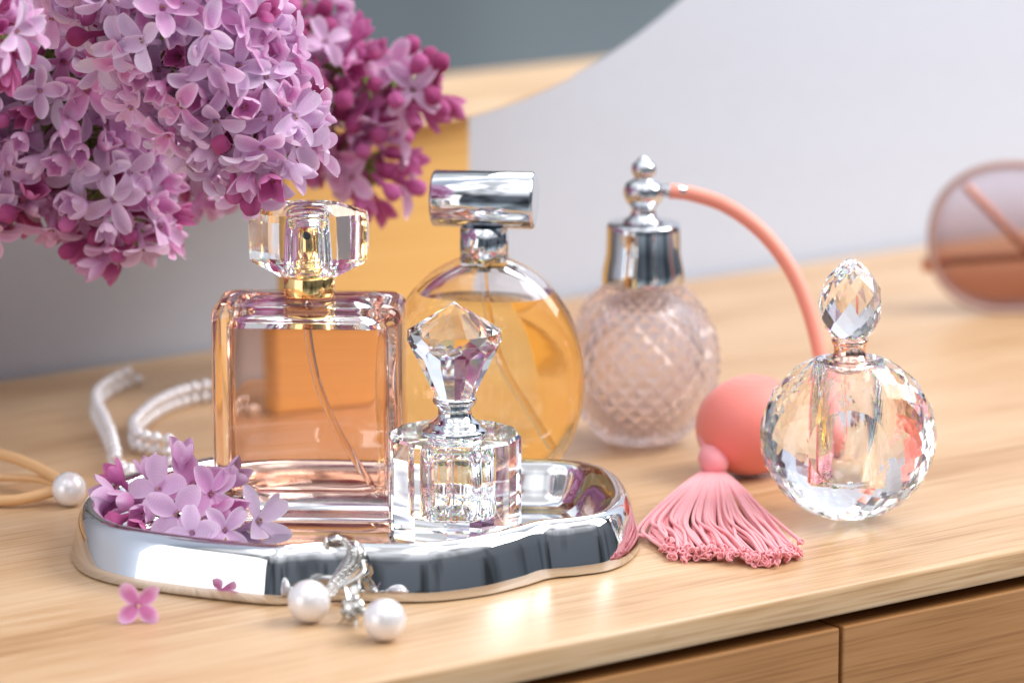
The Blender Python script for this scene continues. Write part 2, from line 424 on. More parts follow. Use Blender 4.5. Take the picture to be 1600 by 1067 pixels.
# ------------------------------------------------------------------ round mirror on its wooden post
PB = at(600, 605)
pbase = ROT.inverted() @ (PB - FE)
def on_plane(px, py, v):      # ray to the upright plane v = const of the dresser axes
    o = ROT.inverted() @ (CAM - FE); d = ROT.inverted().to_3x3() @ ray(px, py)
    return o + d * ((v - o.y) / d.y)
VM = pbase.y - .012
MR = .22; MC = (.1030, .3180)
mir = thing('vanity_mirror', 'round frameless mirror on an orange wooden post by the wall', 'mirror', ROT @ Vector((MC[0], pbase.y, 0)) + FE, YAW)
disc = lathe([(MR - .002, 0), (MR, .001), (MR, .0035), (MR - .0015, .005)], 128)
disc.xf(Matrix.Translation((0, VM - pbase.y - .014, MC[1])) @ Matrix.Rotation(radians(90 + 5.6), 4, 'X'))
for i in range(len(disc.s)): disc.s[i] = False
disc.build('mirror_disc', MIRROR, mir)
xl = on_plane(446, 420, pbase.y).x - MC[0]; xr = on_plane(735, 300, pbase.y).x - MC[0]
box(xl, xr, .0, .0065, 0.0002, MC[1] - .02, .0012).build('post', POSTW, mir)

# ------------------------------------------------------------------ chrome tray
ZT = .0036      # height of the tray's floor
CREST = .0150
front = [(112, 862), (122, 893), (165, 912), (240, 926), (340, 939), (425, 947), (475, 944), (520, 941), (600, 943), (680, 942), (760, 932), (820, 918), (860, 906), (905, 901), (955, 893), (988, 876), (1000, 850)]
back = [(980, 815), (935, 797), (880, 790), (800, 788), (700, 780), (600, 774), (500, 771), (410, 774), (340, 783), (270, 797), (200, 812), (145, 832)]
outl = catmull([at(*p) for p in front + back], 6, True)
nO = len(outl)
area2 = sum(outl[i].x * outl[(i + 1) % nO].y - outl[(i + 1) % nO].x * outl[i].y for i in range(nO))
if area2 < 0: outl.reverse()
nor = []
for i in range(nO):
    t_ = outl[(i + 3) % nO] - outl[i - 3]; nor.append(Vector((t_.y, -t_.x, 0)).normalized())
for _ in range(6): nor = [(nor[i - 1] + nor[i] * 2 + nor[(i + 1) % nO]).normalized() for i in range(nO)]
def tring(off, z): return [outl[i] + nor[i] * off + Vector((0, 0, z)) for i in range(nO)]
prof = [(-.0012, .0003), (-.0003, .0005), (.0000, .0011), (-.0006, .0042), (-.0014, .0078), (-.0023, .0114), (-.0033, .0145), (-.0045, .0164), (-.0060, .0174), (-.0078, .0174), (-.0098, .0160), (-.0119, .0130), (-.0140, .0094), (-.0160, .0064), (-.0182, .0045), (-.0205, ZT)]
TR = rings_mb([tring(o, z) for o, z in prof], True)
tray = TR.build('chrome_tray', TRAYM)
weld(tray)
tag(tray, 'scalloped polished chrome tray at the front of the dresser', 'tray')

# ------------------------------------------------------------------ small clear crystal bottle with a diamond stopper
def small_crystal():
    p0 = at(711, 837, ZT); Y0 = p0.y; S = ppm(p0)
    t = thing('crystal_bottle', 'small clear crystal bottle with chrome neck and diamond-cut stopper, standing on the tray', 'perfume bottle', p0)
    Z = lambda py: zy(py, Y0) - ZT
    R = 104 / S; h = Z(676)
    n = 12; rot = Matrix.Rotation(radians(-6), 4, 'Z')
    ring = lambda r, z: [Vector((r * cos(2 * pi * i / n), r * sin(2 * pi * i / n), z)) for i in range(n)]
    body = rings_mb([ring(R - .0009, 0.0002), ring(R, .0011), ring(R, h - .0009), ring(R - .0009, h)], True, 0, False).xf(rot)
    rc = .0086; zc = .0074
    cav = lathe([(rc - .001, zc), (rc, zc + .001), (rc, h - .0012)], 40).flip()
    body.join(cav).build('body', CRYST, t)
    px = lambda w: w / S
    pr = [(px(35), h + .00015), (px(36), h + .0012), (px(38), h + .002), (px(46), Z(680)), (px(51), Z(675)), (px(51.5), Z(671)), (px(47), Z(667)), (px(41), Z(664)), (px(41), Z(660)), (px(35), Z(656)), (px(28), Z(650)), (px(25.5), Z(643)), (px(26), Z(636)), (px(31), Z(631)), (px(34), Z(627)), (px(34.5), Z(622)), (px(32), Z(619))]
    c = lathe(pr, 64); c.build('collar', CHROME, t)
    g = px(74)
    st = facet_rings([(px(31), Z(619) + .0001, 0), (px(69), Z(543), 0), (g, Z(529), 1), (g * .985, Z(516), 0), (0, Z(471), 0)], 13)
    st.xf(Matrix.Rotation(radians(9), 4, 'Z')).build('stopper', CRYST, t)
small_crystal()

# ------------------------------------------------------------------ pink square spray bottle
def liquid_mats(name, tint, ior=1.36):
    return [glass(name + '_wall', tint, ior / 1.5), glass(name + '_surface', (1, 1, 1), ior)]
def pink_bottle():
    p0 = at(487, 799, ZT); Y0 = p0.y; S = ppm(p0)
    t = thing('perfume_bottle', 'square glass bottle of pink perfume with gold spray neck and faceted clear cap', 'perfume bottle', p0, radians(-3))
    Wd = 294 / S; D = .033; Z = lambda py: zy(py, Y0) - ZT
    ht = Z(466)
    def outer(ins, z, r): return rrect(Wd - 2 * ins, D - 2 * ins, max(.0015, r - ins * .6), z, 7)
    rs = [outer(.0036, .0002, .0065), outer(.0015, .0005, .0065), outer(.0004, .0015, .0065), outer(0, .0030, .0065), outer(0, ht - .0042, .0065), outer(.0004, ht - .0022, .0065),
          outer(.0014, ht - .0007, .0065), outer(.0030, ht + .0001, .006), outer(.0080, ht + .0008, .0055), outer(.0122, ht + .0011, .005)]
    body = rings_mb(rs)
    ins = .0040
    zl = Z(500)
    def inner(i, z, r=.0055):
        return rrect(Wd - 2 * ins - 2 * i - .003, D - 2 * (ins - .0008) - 2 * i, r, z, 7)
    zb = .0095
    def dome(i, z, lift):       # pushed-up floor of the cavity
        return [v + Vector((0, 0, lift)) for v in inner(i, z)]
    low = [inner(.0125, zb + .0030), inner(.009, zb + .0026), inner(.0045, zb + .0012), inner(.0018, zb + .0003), inner(.0004, zb + .0010), inner(0, zb + .0028), inner(0, lerp(zb, zl, .5)), inner(0, zl)]
    hi = [inner(0, zl), inner(0, ht - .0075), inner(.0012, ht - .0052), inner(.0040, ht - .0038), inner(.0090, ht - .0032), inner(.0122, ht - .0030)]
    b2 = rings_mb(hi, False)
    b2.add(hi[-1], [list(range(len(hi[-1])))])
    body.join(b2.flip()).build('glass_body', GLASS, t)
    lq = rings_mb(low, True); lq.m[-1] = 1; lq.s[-1] = False
    lq.build('perfume', liquid_mats('pink_perfume', (.985, .825, .735)), t)
    Yw = Y0
    tubep = catmull([Vector((0, 0, ht - .004)), Vector((.0002, -.001, Z(520))), Vector((.003, -.002, Z(590))), Vector((.009, -.003, Z(660))), Vector((.0165, -.003, Z(720))), Vector((.0225, -.002, Z(762)))], 8)
    tube(tubep, .0012, 10).build('dip_tube', DIP, t)
    px = lambda w: w / S
    zc = ht + .0012
    lathe([(px(39), zc), (px(40), zc + .0005), (px(40), Z(431)), (px(38.5), Z(429)), (px(33), Z(427)), (px(34.5), Z(420)), (px(34.5), Z(414)), (px(30), Z(410)), (px(31), Z(403)), (px(29), Z(400)), (px(26), Z(399)), (px(25), Z(380)), (px(24), Z(351)), (px(22), Z(348)), (px(.5), Z(347.5))], 56).build('spray_neck', GOLD, t)
    hole = lathe([(.0014, 0), (.0014, .0012)], 20).xf(Matrix.Translation((0, -px(23.2), Z(362))) @ Matrix.Rotation(radians(90), 4, 'X'))
    hole.build('nozzle_hole', BLACK, t)
    # faceted cap: an elongated octagon with crown and pavilion facets, hollow around the nozzle
    def oct_(w, d, c, z): return [Vector(q) for q in ((w, -d * c, z), (w, d * c, z), (w * .52, d, z), (-w * .52, d, z), (-w, d * c, z), (-w, -d * c, z), (-w * .52, -d, z), (w * .52, -d, z))]
    a = px(91); dd = .0098
    z0, z1, z2, z3 = Z(429), Z(405), Z(331), Z(317)
    rg = [oct_(px(44), .0070, .5, z0), oct_(a * .985, dd * .92, .40, z1), oct_(a, dd * .95, .42, lerp(z1, z2, .22)), oct_(a, dd * .95, .42, lerp(z1, z2, .86)), oct_(a * .98, dd * .9, .40, z2), oct_(px(44), .0052, .5, z3)]
    cb = rings_mb(rg, True, 0, False)
    # cut extra facets by triangulating the slanting rows
    nf = []; ns = []; nm = []
    for f in cb.f:
        if len(f) == 4 and (abs(cb.v[f[0]].z - z0) < 1e-6 or abs(cb.v[f[2]].z - z3) < 1e-6):
            nf += [[f[0], f[1], f[2]], [f[0], f[2], f[3]]]
        else: nf.append(f)
    cb.f = nf; cb.m = [0] * len(nf); cb.s = [False] * len(nf)
    rcv = px(36)
    cav = lathe([(rcv * 1.08, z0 + .0004), (rcv * 1.05, Z(405)), (rcv * .98, Z(365)), (rcv * .92, Z(343)), (rcv * .72, Z(338)), (rcv * .1, Z(337))], 40).flip()
    cb.join(cav).build('cap', CRYST, t)
    lathe([(px(36), Z(330.5)), (px(37), Z(327)), (px(36), Z(322)), (px(30), Z(317)), (px(18), Z(314.5)), (px(1), Z(314))], 40).build('cap_button', GLASS, t) if False else None
DIP = glass('dip_tube_plastic', (.95, .93, .92), 1.09, .12)
pink_bottle()

# ------------------------------------------------------------------ round amber bottle with a cylinder cap
def amber_bottle():
    p0 = at(757, 768, 0); Y0 = p0.y; S = ppm(p0)
    t = thing('perfume_bottle', 'round flask of golden yellow perfume with a chrome cylinder cap, behind the tray', 'perfume bottle', p0, radians(-8))
    Z = lambda py: zy(py, Y0)
    a = 157 / S; zc = Z(590); b = Z(398) - zc; T = .0155
    th = 64
    # rings stacked in z; each ring is a rounded slice of the flat oval body
    def slice_(z, a, b, T, cz, k=40):
        q = max(-1, min(1, (z - cz) / b)); hw = a * sqrt(max(0, 1 - q * q)); 
        ht_ = T * (max(1e-4, 1 - abs(q) ** 3.2)) ** .5
        out = []
        for i in range(k):
            an = 2 * pi * i / k; c, s = cos(an), sin(an)
            out.append(Vector((hw * (abs(c) ** .85) * (1 if c >= 0 else -1), ht_ * (abs(s) ** .75) * (1 if s >= 0 else -1), z)))
        return out
    zs = [zc - b + 2 * b * (.5 - .5 * cos(pi * i / 34)) for i in range(35)]
    zmin = .0016
    zs = [z for z in zs if z > zmin + .001 and z < zc + b * .985]
    low = slice_(zmin + .001, a, b, T, zc)
    rs = [[Vector((v.x * .93, v.y * .93, .0003)) for v in low], low] + [slice_(z, a, b, T, zc) for z in zs]
    body = rings_mb(rs)
    ai, bi, Ti = a - .0042, b - .0050, T - .0030; ci = zc + .0012
    zl = Z(463)
    zb = ci - bi * .90
    lz = [zb + (zl - zb) * (i / 16) for i in range(17)]
    lowr = [slice_(z, ai, bi, Ti, ci) for z in lz]
    lowr = [[Vector((v.x * .75, v.y * .75, zb - .0010)) for v in lowr[0]], [Vector((v.x * .92, v.y * .92, zb - .0006)) for v in lowr[0]]] + lowr
    hz = [zl + (ci + bi * .97 - zl) * (i / 10) for i in range(11)]
    hir = [slice_(z, ai, bi, Ti, ci) for z in hz]
    b2 = rings_mb(hir, False); b2.add(hir[-1], [list(range(40))])
    body.join(b2.flip()).build('glass_body', GLASS, t)
    lq = rings_mb(lowr); lq.m[-1] = 1; lq.s[-1] = False
    lq.build('perfume', liquid_mats('yellow_perfume', (.98, .88, .62)), t)
    tube(catmull([Vector((0, 0, zc + b - .006)), Vector((.001, 0, Z(470))), Vector((.006, -.001, Z(560))), Vector((.016, -.001, Z(640))), Vector((.022, 0, Z(690)))], 8), .0013, 10).build('dip_tube', DIP, t)
    px = lambda w: w / S
    ztop = zc + b * .985
    lathe([(px(38), ztop - .001), (px(38), Z(375)), (px(37), Z(372)), (px(37), Z(352))], 48).build('neck', CHROME, t)
    lathe([(px(11), Z(425)), (px(11), ztop - .0012)], 24).build('pump', DIP, t)
    r = px(44); hl = px(80)
    pr = [(r - .0012, -hl), (r - .0004, -hl + .0003), (r, -hl + .001), (r, hl - .001), (r - .0004, hl - .0003), (r - .0012, hl)]
    lathe(pr, 64).xf(Matrix.Translation((px(0), 0, Z(312))) @ Matrix.Rotation(radians(90), 4, 'Y')).build('cap', CHROME, t)
amber_bottle()

# ------------------------------------------------------------------ atomizer: pressed glass globe, chrome head, coral hose, bulb and tassel
def atomizer():
    p0 = at(1003, 692, 0); Y0 = p0.y; S = ppm(p0); Z = lambda py: zy(py, Y0); px = lambda w: w / S
    t = thing('atomizer', 'pale pink pressed glass atomizer with coral squeeze bulb, hose and tassel', 'atomizer', p0)
    R = px(119); zt, zb = Z(432), .0004; hz = (zt - zb) / 2 * 1.02
    ds = diamond_sphere(24, radians(23), None, radians(158), .055)
    ds.xf(Matrix.Translation((0, 0, zb + hz * .955)) @ Matrix.Diagonal((R * .985, R * .985, hz, 1)))
    g = ds.build('glass_globe', PINKGLASS, t); weld(g)
    import bmesh
    cav = sphere((0, 0, zb + hz * .96), R * .84, 40, 24, 0, hz / R * 1.0).flip()
    m = cav.data(PINKGLASS); bm = bmesh.new(); bm.from_mesh(g.data); bm.from_mesh(m); bm.to_mesh(g.data); bm.free()
    k = [(px(64), Z(441)), (px(65), Z(438)), (px(63), Z(420)), (px(58), Z(395)), (px(57), Z(360)), (px(57), Z(352)), (px(55), Z(348.5)), (px(51), Z(347.5)), (px(1), Z(347.4))]
    lathe(k, 64).build('collar', CHROME, t)
    k = [(px(32), Z(347.2)), (px(30), Z(343)), (px(21), Z(337)), (px(18), Z(328)), (px(20), Z(322)), (px(27), Z(315)), (px(31), Z(305)), (px(31.5), Z(297)), (px(28), Z(287)), (px(18), Z(281)), (px(13), Z(279)), (px(17), Z(274)), (px(19.5), Z(266)), (px(18), Z(257)), (px(11), Z(252)), (px(9), Z(249)), (px(7), Z(246)), (px(.5), Z(245))]
    lathe(k, 48).build('finial', CHROME, t)
    zo = Z(298)
    tube([Vector((px(20), 0, zo)), Vector((px(48), 0, zo)), Vector((px(66), -.0005, zo - .0003))], px(9.5), 24).build('outlet', CHROME, t)
    # hose
    off = p0
    def L(px_, py_, Y): return aty(px_, py_, Y) - off
    YB = at(1175, 742).y       # bulb depth
    hp = [L(1046, 299, Y0), L(1080, 303, Y0), L(1135, 322, Y0 - .002), L(1190, 362, Y0 - .005), L(1235, 420, Y0 - .008), L(1262, 480, Y0 - .012), L(1280, 545, Y0 - .017), L(1292, 610, Y0 - .022), L(1290, 668, Y0 - .026), L(1268, 700, YB + .005), L(1243, 702, YB + .001)]
    tube(catmull(hp, 8), px(11.5), 20).build('hose', CORAL, t)
    # bulb: a drop along its own axis
    c = L(1172, 678, YB); r = .0172
    ax = (L(1122, 722, YB - .010) - L(1236, 690, YB)).normalized()
    b = MB(); prof = []
    nv = 22
    for i in range(nv + 1):
        q = i / nv; an = pi * q; prof.append((max(.0004, r * sin(an) ** .92), -cos(an) * r * 1.10))
    b = lathe(prof, 44)
    M = Matrix.Translation(c) @ ax.to_track_quat('Z', 'Y').to_matrix().to_4x4()
    zmin = min((M @ v).z for v in b.v); M = Matrix.Translation((0, 0, .0004 - zmin)) @ M
    bulb = b.xf(M).build('bulb', NET, t)
    # tassel
    tip = M @ Vector((0, 0, r * 1.08))
    ta = link('tassel', None, t)
    k0 = L(1113, 738, YB - .012); k0.z = max(k0.z, .0085)
    lathe([(.0003, -.0058), (.0030, -.0055), (.0046, -.0035), (.0050, -.0005), (.0046, .0024), (.0030, .0042), (.0012, .0062), (.0009, .010)], 24).xf(Matrix.Translation(k0) @ (tip - k0).normalized().to_track_quat('Z', 'Y').to_matrix().to_4x4()).build('knot', THREAD, ta)
    tube([k0, lerp(k0, tip, .6), tip], .0011, 8).build('cord_loop', THREAD, ta)
    rnd = random.Random(4)
    ends = catmull([at(1040, 862) - off, at(1058, 876) - off, at(1090, 877) - off, at(1130, 880) - off, at(1180, 885) - off, at(1215, 884) - off, at(1246, 872) - off], 10)
    mids = catmull([at(1008, 838) - off, at(1036, 836) - off, at(1068, 832) - off, at(1100, 835) - off, at(1135, 838) - off, at(1165, 830) - off, at(1178, 806) - off], 10)
    def pick(P, f): q = f * (len(P) - 1); i = min(int(q), len(P) - 2); return lerp(P[i], P[i + 1], q - i)
    nt = 84
    for i in range(nt):
        f = (i + rnd.uniform(-.3, .3)) / (nt - 1); f = max(0, min(1, f)) ** .92
        layer = rnd.random()
        e_ = pick(ends, f) + Vector((rnd.uniform(-.0015, .0015), rnd.uniform(0, .010) * layer, 0)); m_ = pick(mids, f) + Vector((rnd.uniform(-.0030, .0024), rnd.uniform(-.002, .002), 0))
        r_ = .00062
        s_ = k0 + Vector((lerp(-.0032, .0034, f), -.001 + rnd.uniform(-.001, .001), -.0036 - .001 * abs(f - .5)))
        q_ = lerp(s_, m_, .45); 
        z2 = .0012 + layer * .0042; 
        q_.z = max(.004, lerp(s_.z, z2, .35)) + .0010; m_.z = z2 + .0006; e_.z = .0010 + layer * .0030
        wob = lerp(m_, e_, .5) + Vector((rnd.uniform(-.0022, .0022), 0, 0)); wob.z = lerp(m_.z, e_.z, .5)
        pth = catmull([k0 + Vector((0, 0, -.001)), s_, q_, m_, wob, e_], 6)
        mb = tube(pth, r_, 7)
        # looped, curly end
        d = (e_ - wob).normalized()
        for j in range(4):
            c0 = e_ + d * (.0006 * j) + Vector((rnd.uniform(-1, 1), rnd.uniform(-1, 1), rnd.uniform(-.4, 1))) * .0009
            n_ = Vector((rnd.uniform(-1, 1), rnd.uniform(-1, 1), rnd.uniform(-1, 1))).normalized(); u_ = n_.orthogonal().normalized(); v_ = n_.cross(u_)
            ring = [c0 + (u_ * cos(2 * pi * k / 8) + v_ * sin(2 * pi * k / 8)) * .00085 for k in range(8)]
            mb.join(tube(ring, .00030, 5, closed=True))
        mb.build('thread', THREAD, ta)
def netmat():
    m, t, out = newmat('netted_coral'); L = t.links.new; p = N(t, 'ShaderNodeBsdfPrincipled', Roughness=.5); p.inputs['Base Color'].default_value = (.84, .245, .19, 1)
    tc = N(t, 'ShaderNodeTexCoord'); 
    w1 = N(t, 'ShaderNodeTexWave', Scale=270.0); w1.bands_direction = 'X'; w2 = N(t, 'ShaderNodeTexWave', Scale=270.0); w2.bands_direction = 'Z'
    L(tc.outputs['Object'], w1.inputs['Vector']); L(tc.outputs['Object'], w2.inputs['Vector'])
    mm = N(t, 'ShaderNodeMath', _operation='MAXIMUM'); L(w1.outputs['Fac'], mm.inputs[0]); L(w2.outputs['Fac'], mm.inputs[1])
    b = N(t, 'ShaderNodeBump', Strength=.22, Distance=.0004); L(mm.outputs[0], b.inputs['Height']); L(b.outputs[0], p.inputs['Normal'])
    mx = N(t, 'ShaderNodeMix', _data_type='RGBA'); L(mm.outputs[0], mx.inputs[0]); mx.inputs[6].default_value = (.85, .205, .165, 1); mx.inputs[7].default_value = (.91, .25, .205, 1); L(mx.outputs[2], p.inputs['Base Color'])
    p.inputs['Sheen Weight'].default_value = .3
    L(p.outputs[0], out.inputs[0]); return m
NET = netmat()
atomizer()

# ------------------------------------------------------------------ round faceted crystal bottle
def round_crystal():
    p0 = at(1323, 812, 0); Y0 = p0.y; S = ppm(p0); Z = lambda py: zy(py, Y0); px = lambda w: w / S
    t = thing('crystal_bottle', 'round faceted clear crystal bottle with rose gold neck and egg-shaped stopper', 'perfume bottle', p0, radians(-4))
    R = px(138); zt = Z(556); zc = zt / 2 + .0008
    ds = diamond_sphere(17, radians(27), None, radians(160))
    # lay the axis toward the viewer
    ds.xf(Matrix.Translation((0, 0, zc)) @ Matrix.Diagonal((R, R * .72, zt / 2 * 1.03, 1)) @ Matrix.Rotation(radians(90), 4, 'X'))
    # flat foot and flat shoulder
    import bmesh
    bm = bmesh.new(); tm = ds.data(CRYST); bm.from_mesh(tm); bmesh.ops.remove_doubles(bm, verts=bm.verts, dist=1e-6); bmesh.ops.recalc_face_normals(bm, faces=bm.faces)
    for z, nrm in ((.0005, -1), (zt - .0004, 1)):
        r = bmesh.ops.bisect_plane(bm, geom=bm.verts[:] + bm.edges[:] + bm.faces[:], plane_co=(0, 0, z), plane_no=(0, 0, nrm), clear_outer=True)
        ed = [g for g in r['geom_cut'] if isinstance(g, bmesh.types.BMEdge)]
        bmesh.ops.edgeloop_fill(bm, edges=ed)
    bmesh.ops.recalc_face_normals(bm, faces=bm.faces)
    rc = px(50); zb = Z(742)
    cav = lathe([(rc - .001, zb), (rc, zb + .001), (rc, zt - .0016)], 40).flip().data(CRYST); bm.from_mesh(cav)
    m = bpy.data.meshes.new('body'); bm.to_mesh(m); bm.free(); m.materials.append(CRYST); link('body', m, t)
    for pgn in m.polygons: pgn.use_smooth = len(pgn.vertices) == 4 and abs(pgn.normal.z) < .02 and (Vector(pgn.center) - Vector((0, 0, pgn.center.z))).length < rc * 1.01
    k = [(px(36), zt + .0001), (px(43), Z(578)), (px(44.5), Z(573)), (px(43), Z(569)), (px(36), Z(567)), (px(37), Z(563)), (px(35), Z(559)), (px(28), Z(556)), (px(25), Z(550)), (px(24.5), Z(542)), (px(27), Z(536)), (px(29), Z(532)), (px(28), Z(529)), (px(24), Z(527.5))]
    k[0] = (px(36), min(k[1][1] - .0003, zt - .0003))
    lathe(k, 56).build('collar', ROSE, t)
    es = diamond_sphere(9, radians(10), None, radians(152))
    hz = (Z(404) - Z(536)) / 2; c = (Z(404) + Z(536)) / 2
    for v in es.v: q = 1 - .36 * max(0, v.z) ** 2 - .03 * v.z; v.x *= q; v.y *= q
    es.xf(Matrix.Translation((0, 0, c)) @ Matrix.Diagonal((px(50), px(50), hz, 1)))
    o = es.build('stopper', CRYST, t); weld(o)
round_crystal()

# ------------------------------------------------------------------ lilac flowers
def petal_grid(b, az, L, Wd, phi0, phi1, cup, rnd, base_r, z0, attr, nu=9, nv=6):
    """one petal leaving the throat in direction az, rising at angle phi (radians above flat)"""
    vs = []; r = base_r; z = z0; du = L / nu
    tw = rnd.uniform(-.38, .38)
    for i in range(nu + 1):
        u = 1 - (1 - i / nu) ** 1.45; ph = phi0 + (phi1 - phi0) * u
        wd = Wd * (0.34 * (1 - u) ** 2 + (sin(pi * min(1, u * .90 + .04) ** 1.15)) ** .75 * .98) * .5
        if i == nu: wd = Wd * .07
        for j in range(nv + 1):
            v = 2 * j / nv - 1
            lift = cup * wd * (abs(v) ** 2.2) * (.4 + .9 * u)
            lat = wd * v * (1 - .12 * abs(v) * cup)
            hook = (L * .10 * max(0, u - .72) / .28) if cup > 0 else 0
            # local frame: radial, tangential, up
            rr = r - lift * sin(ph); zz = z + lift * cos(ph) + lat * tw * u + hook * .6
            vs.append((rr * cos(az) - lat * sin(az), rr * sin(az) + lat * cos(az), zz)); attr.append((u, max(abs(v), u), az))
        du = L * ((1 - (1 - min(1, (i + 1) / nu)) ** 1.45) - u); r += du * cos(ph); z += du * sin(ph)
    fs = [[i * (nv + 1) + j, (i + 1) * (nv + 1) + j, (i + 1) * (nv + 1) + j + 1, i * (nv + 1) + j + 1] for i in range(nu) for j in range(nv)]
    b.add(vs, fs)
def floret_mesh(seed, kind, mats):
    rnd = random.Random(seed); b = MB(); attr = []
    tl = rnd.uniform(.0075, .0100)
    if kind == 'bud':
        n = 20; prof = [(.0009, -tl), (.0010, -tl * .5), (.0013, -.0012), (.0022, .0002), (.0031, .0020), (.0033, .0036), (.0028, .0052), (.0016, .0063), (.0003, .0066)]
        rs = []
        for r, z in prof:
            lob = max(0, min(1, (z + .001) / .004)) * .17
            rs.append([Vector((r * (1 - lob + lob * abs(cos(2 * a_)) * 1.3) * cos(a_), r * (1 - lob + lob * abs(cos(2 * a_)) * 1.3) * sin(a_), z)) for a_ in [2 * pi * i / n for i in range(n)]])
            attr += [(max(0, z / .007), .4, 0)] * n
        b = rings_mb(rs)
        s = rnd.uniform(.85, 1.1)
        b.v = [v * s for v in b.v]
    else:
        n = 10; prof = [(.0008, -tl), (.0009, -tl * .5), (.0012, -.0015), (.0015, 0.0)]
        rs = [[Vector((r * cos(2 * pi * i / n), r * sin(2 * pi * i / n), z)) for i in range(n)] for r, z in prof]
        attr += [(0, .2, 0)] * (n * 4); b = rings_mb(rs, False)
        for k in range(4):
            az = k * pi / 2 + rnd.uniform(-.14, .14)
            if kind == 'wide':
                p0 = rnd.uniform(.15, .45); p1 = rnd.uniform(-.6, .25); cup = rnd.uniform(.4, .8)
                petal_grid(b, az, rnd.uniform(.0090, .0104), rnd.uniform(.0068, .0077), p0, p1, cup, rnd, .0011, -.0002, attr)
            elif kind == 'open':
                p0 = rnd.uniform(.15, .55); p1 = rnd.uniform(-.95, .25); cup = rnd.uniform(.45, 1.0)
                petal_grid(b, az, rnd.uniform(.0088, .0106), rnd.uniform(.0053, .0066), p0, p1, cup, rnd, .0011, -.0002, attr)
            else:
                p0 = rnd.uniform(.62, .95); p1 = rnd.uniform(1.25, 2.1); cup = rnd.uniform(.6, .9)
                petal_grid(b, az, rnd.uniform(.0080, .0096), rnd.uniform(.0054, .0064), p0, p1, cup, rnd, .0010, -.0004, attr)
        nb = len(b.v)
        for k in range(2):
            s_ = sphere((.0006 * (1 if k else -1), .0002, .0004), .00042, 6, 5, 1); b.join(s_)
        attr += [(0, 0, 0)] * (len(b.v) - nb)
    m = b.data([mats, STAMEN], kind)
    at_ = m.attributes.new('petal', 'FLOAT_VECTOR', 'POINT'); at_.data.foreach_set('vector', [c for a_ in attr for c in a_])
    return m
OPEN = [floret_mesh(10 + i, 'open', PETAL) for i in range(10)]
WIDE = [floret_mesh(130 + i, 'wide', PETAL) for i in range(6)]
OPEN += WIDE[:4]
HALF = [floret_mesh(40 + i, 'half', PETAL) for i in range(6)]
PALE = [floret_mesh(70 + i, 'open', PETALPALE) for i in range(6)]
BUDS = [floret_mesh(90 + i, 'bud', PETALDEEP) for i in range(4)]
HALFD = [floret_mesh(60 + i, 'half', PETALDEEP) for i in range(3)]
def floret_at(pos, direction, m, parent, rnd, s=1.0, name='floret', roll=None):
    o = link(name, m, parent); d = Vector(direction).normalized()
    q = d.to_track_quat('Z', 'Y') @ Quaternion((0, 0, 1), rnd.uniform(0, 2 * pi) if roll is None else roll)
    o.location = pos; o.rotation_mode = 'QUATERNION'; o.rotation_quaternion = q; o.scale = (s, s, s); return o
def sprig(label, axis, rad, n, mix, seed, origin, stem_pre=(), group='lilac sprigs in the vase', smin=.86, smax=1.10, cull=None):
    """axis: world points base to tip; rad(t): cluster radius; mix: weights open, half, pale, bud, dark half"""
    rnd = random.Random(seed)
    t = thing('lilac_sprig', label, 'lilac', origin, 0, group); O = Vector(origin)
    ax = catmull([Vector(p) - O for p in axis], 10)
    stem = tube(catmull([Vector(p) - O for p in stem_pre] + [Vector(axis[0]) - O], 8), .0019, 8) if len(stem_pre) else MB()
    stem.join(tube(ax, lambda q: lerp(.0017, .0007, q), 8))
    pools = [OPEN, HALF, PALE, BUDS, HALFD]
    heads = []
    for i in range(n * 9):
        if len(heads) >= n: break
        tt = rnd.random() ** .9; q = tt * (len(ax) - 1); k = min(int(q), len(ax) - 2)
        c = lerp(ax[k], ax[k + 1], q - k); T = (ax[k + 1] - ax[k]).normalized()
        a_ = rnd.uniform(0, 2 * pi); u = T.orthogonal().normalized(); v = T.cross(u)
        rd = (u * cos(a_) + v * sin(a_)); r = rad(tt) * rnd.uniform(.55, 1.04)
        d = (rd + T * (.25 + 1.3 * max(0, tt - .6)) + Vector((rnd.uniform(-.55, .55), rnd.uniform(-.55, .55), rnd.uniform(-.55, .55)))).normalized()
        pos = c + (rd * 1.0 + T * (.25 + 1.2 * max(0, tt - .7))).normalized() * r
        if cull and not cull(pos + O): continue
        if any((pos - h).length < .0066 for h in heads): continue
        heads.append(pos)
        w = list(mix)
        if tt > .72: w[3] *= 3.5; w[4] *= 3; w[2] *= .3
        ty = rnd.choices(range(5), w)[0]
        s = rnd.uniform(smin, smax)
        floret_at(pos, d, rnd.choice(pools[ty]), t, rnd, s, 'bud' if ty == 3 else 'floret')
        foot = pos - d * .0085 * s
        stem.join(tube([c, lerp(c, foot, .5) + Vector((0, 0, .0006)), foot, lerp(foot, pos, .12)], lambda q: .00055 + .0007 * max(0, q - .7), 6))
    stem.build('stem', STEMM, t)
    return t

VB = at(-190, 640); VH = .098; VR = .0365
mouth = VB + Vector((.012, 0, VH))
low_ = VB + Vector((0, 0, .02))
va = thing('glass_vase', 'clear glass vase holding the lilac, only its rim side in view', 'vase', VB)
vo = [(.020, .0004), (.026, .001), (.031, .012), (.0355, .035), (VR, .055), (.034, .075), (.029, .090), (.030, VH)]
vi = [(.0275, VH), (.0265, .090), (.0315, .075), (VR - .003, .055), (.033, .035), (.0285, .014), (.020, .008), (.0005, .0075)]
lathe(vo + vi, 56).build('vase_body', GLASS, va)

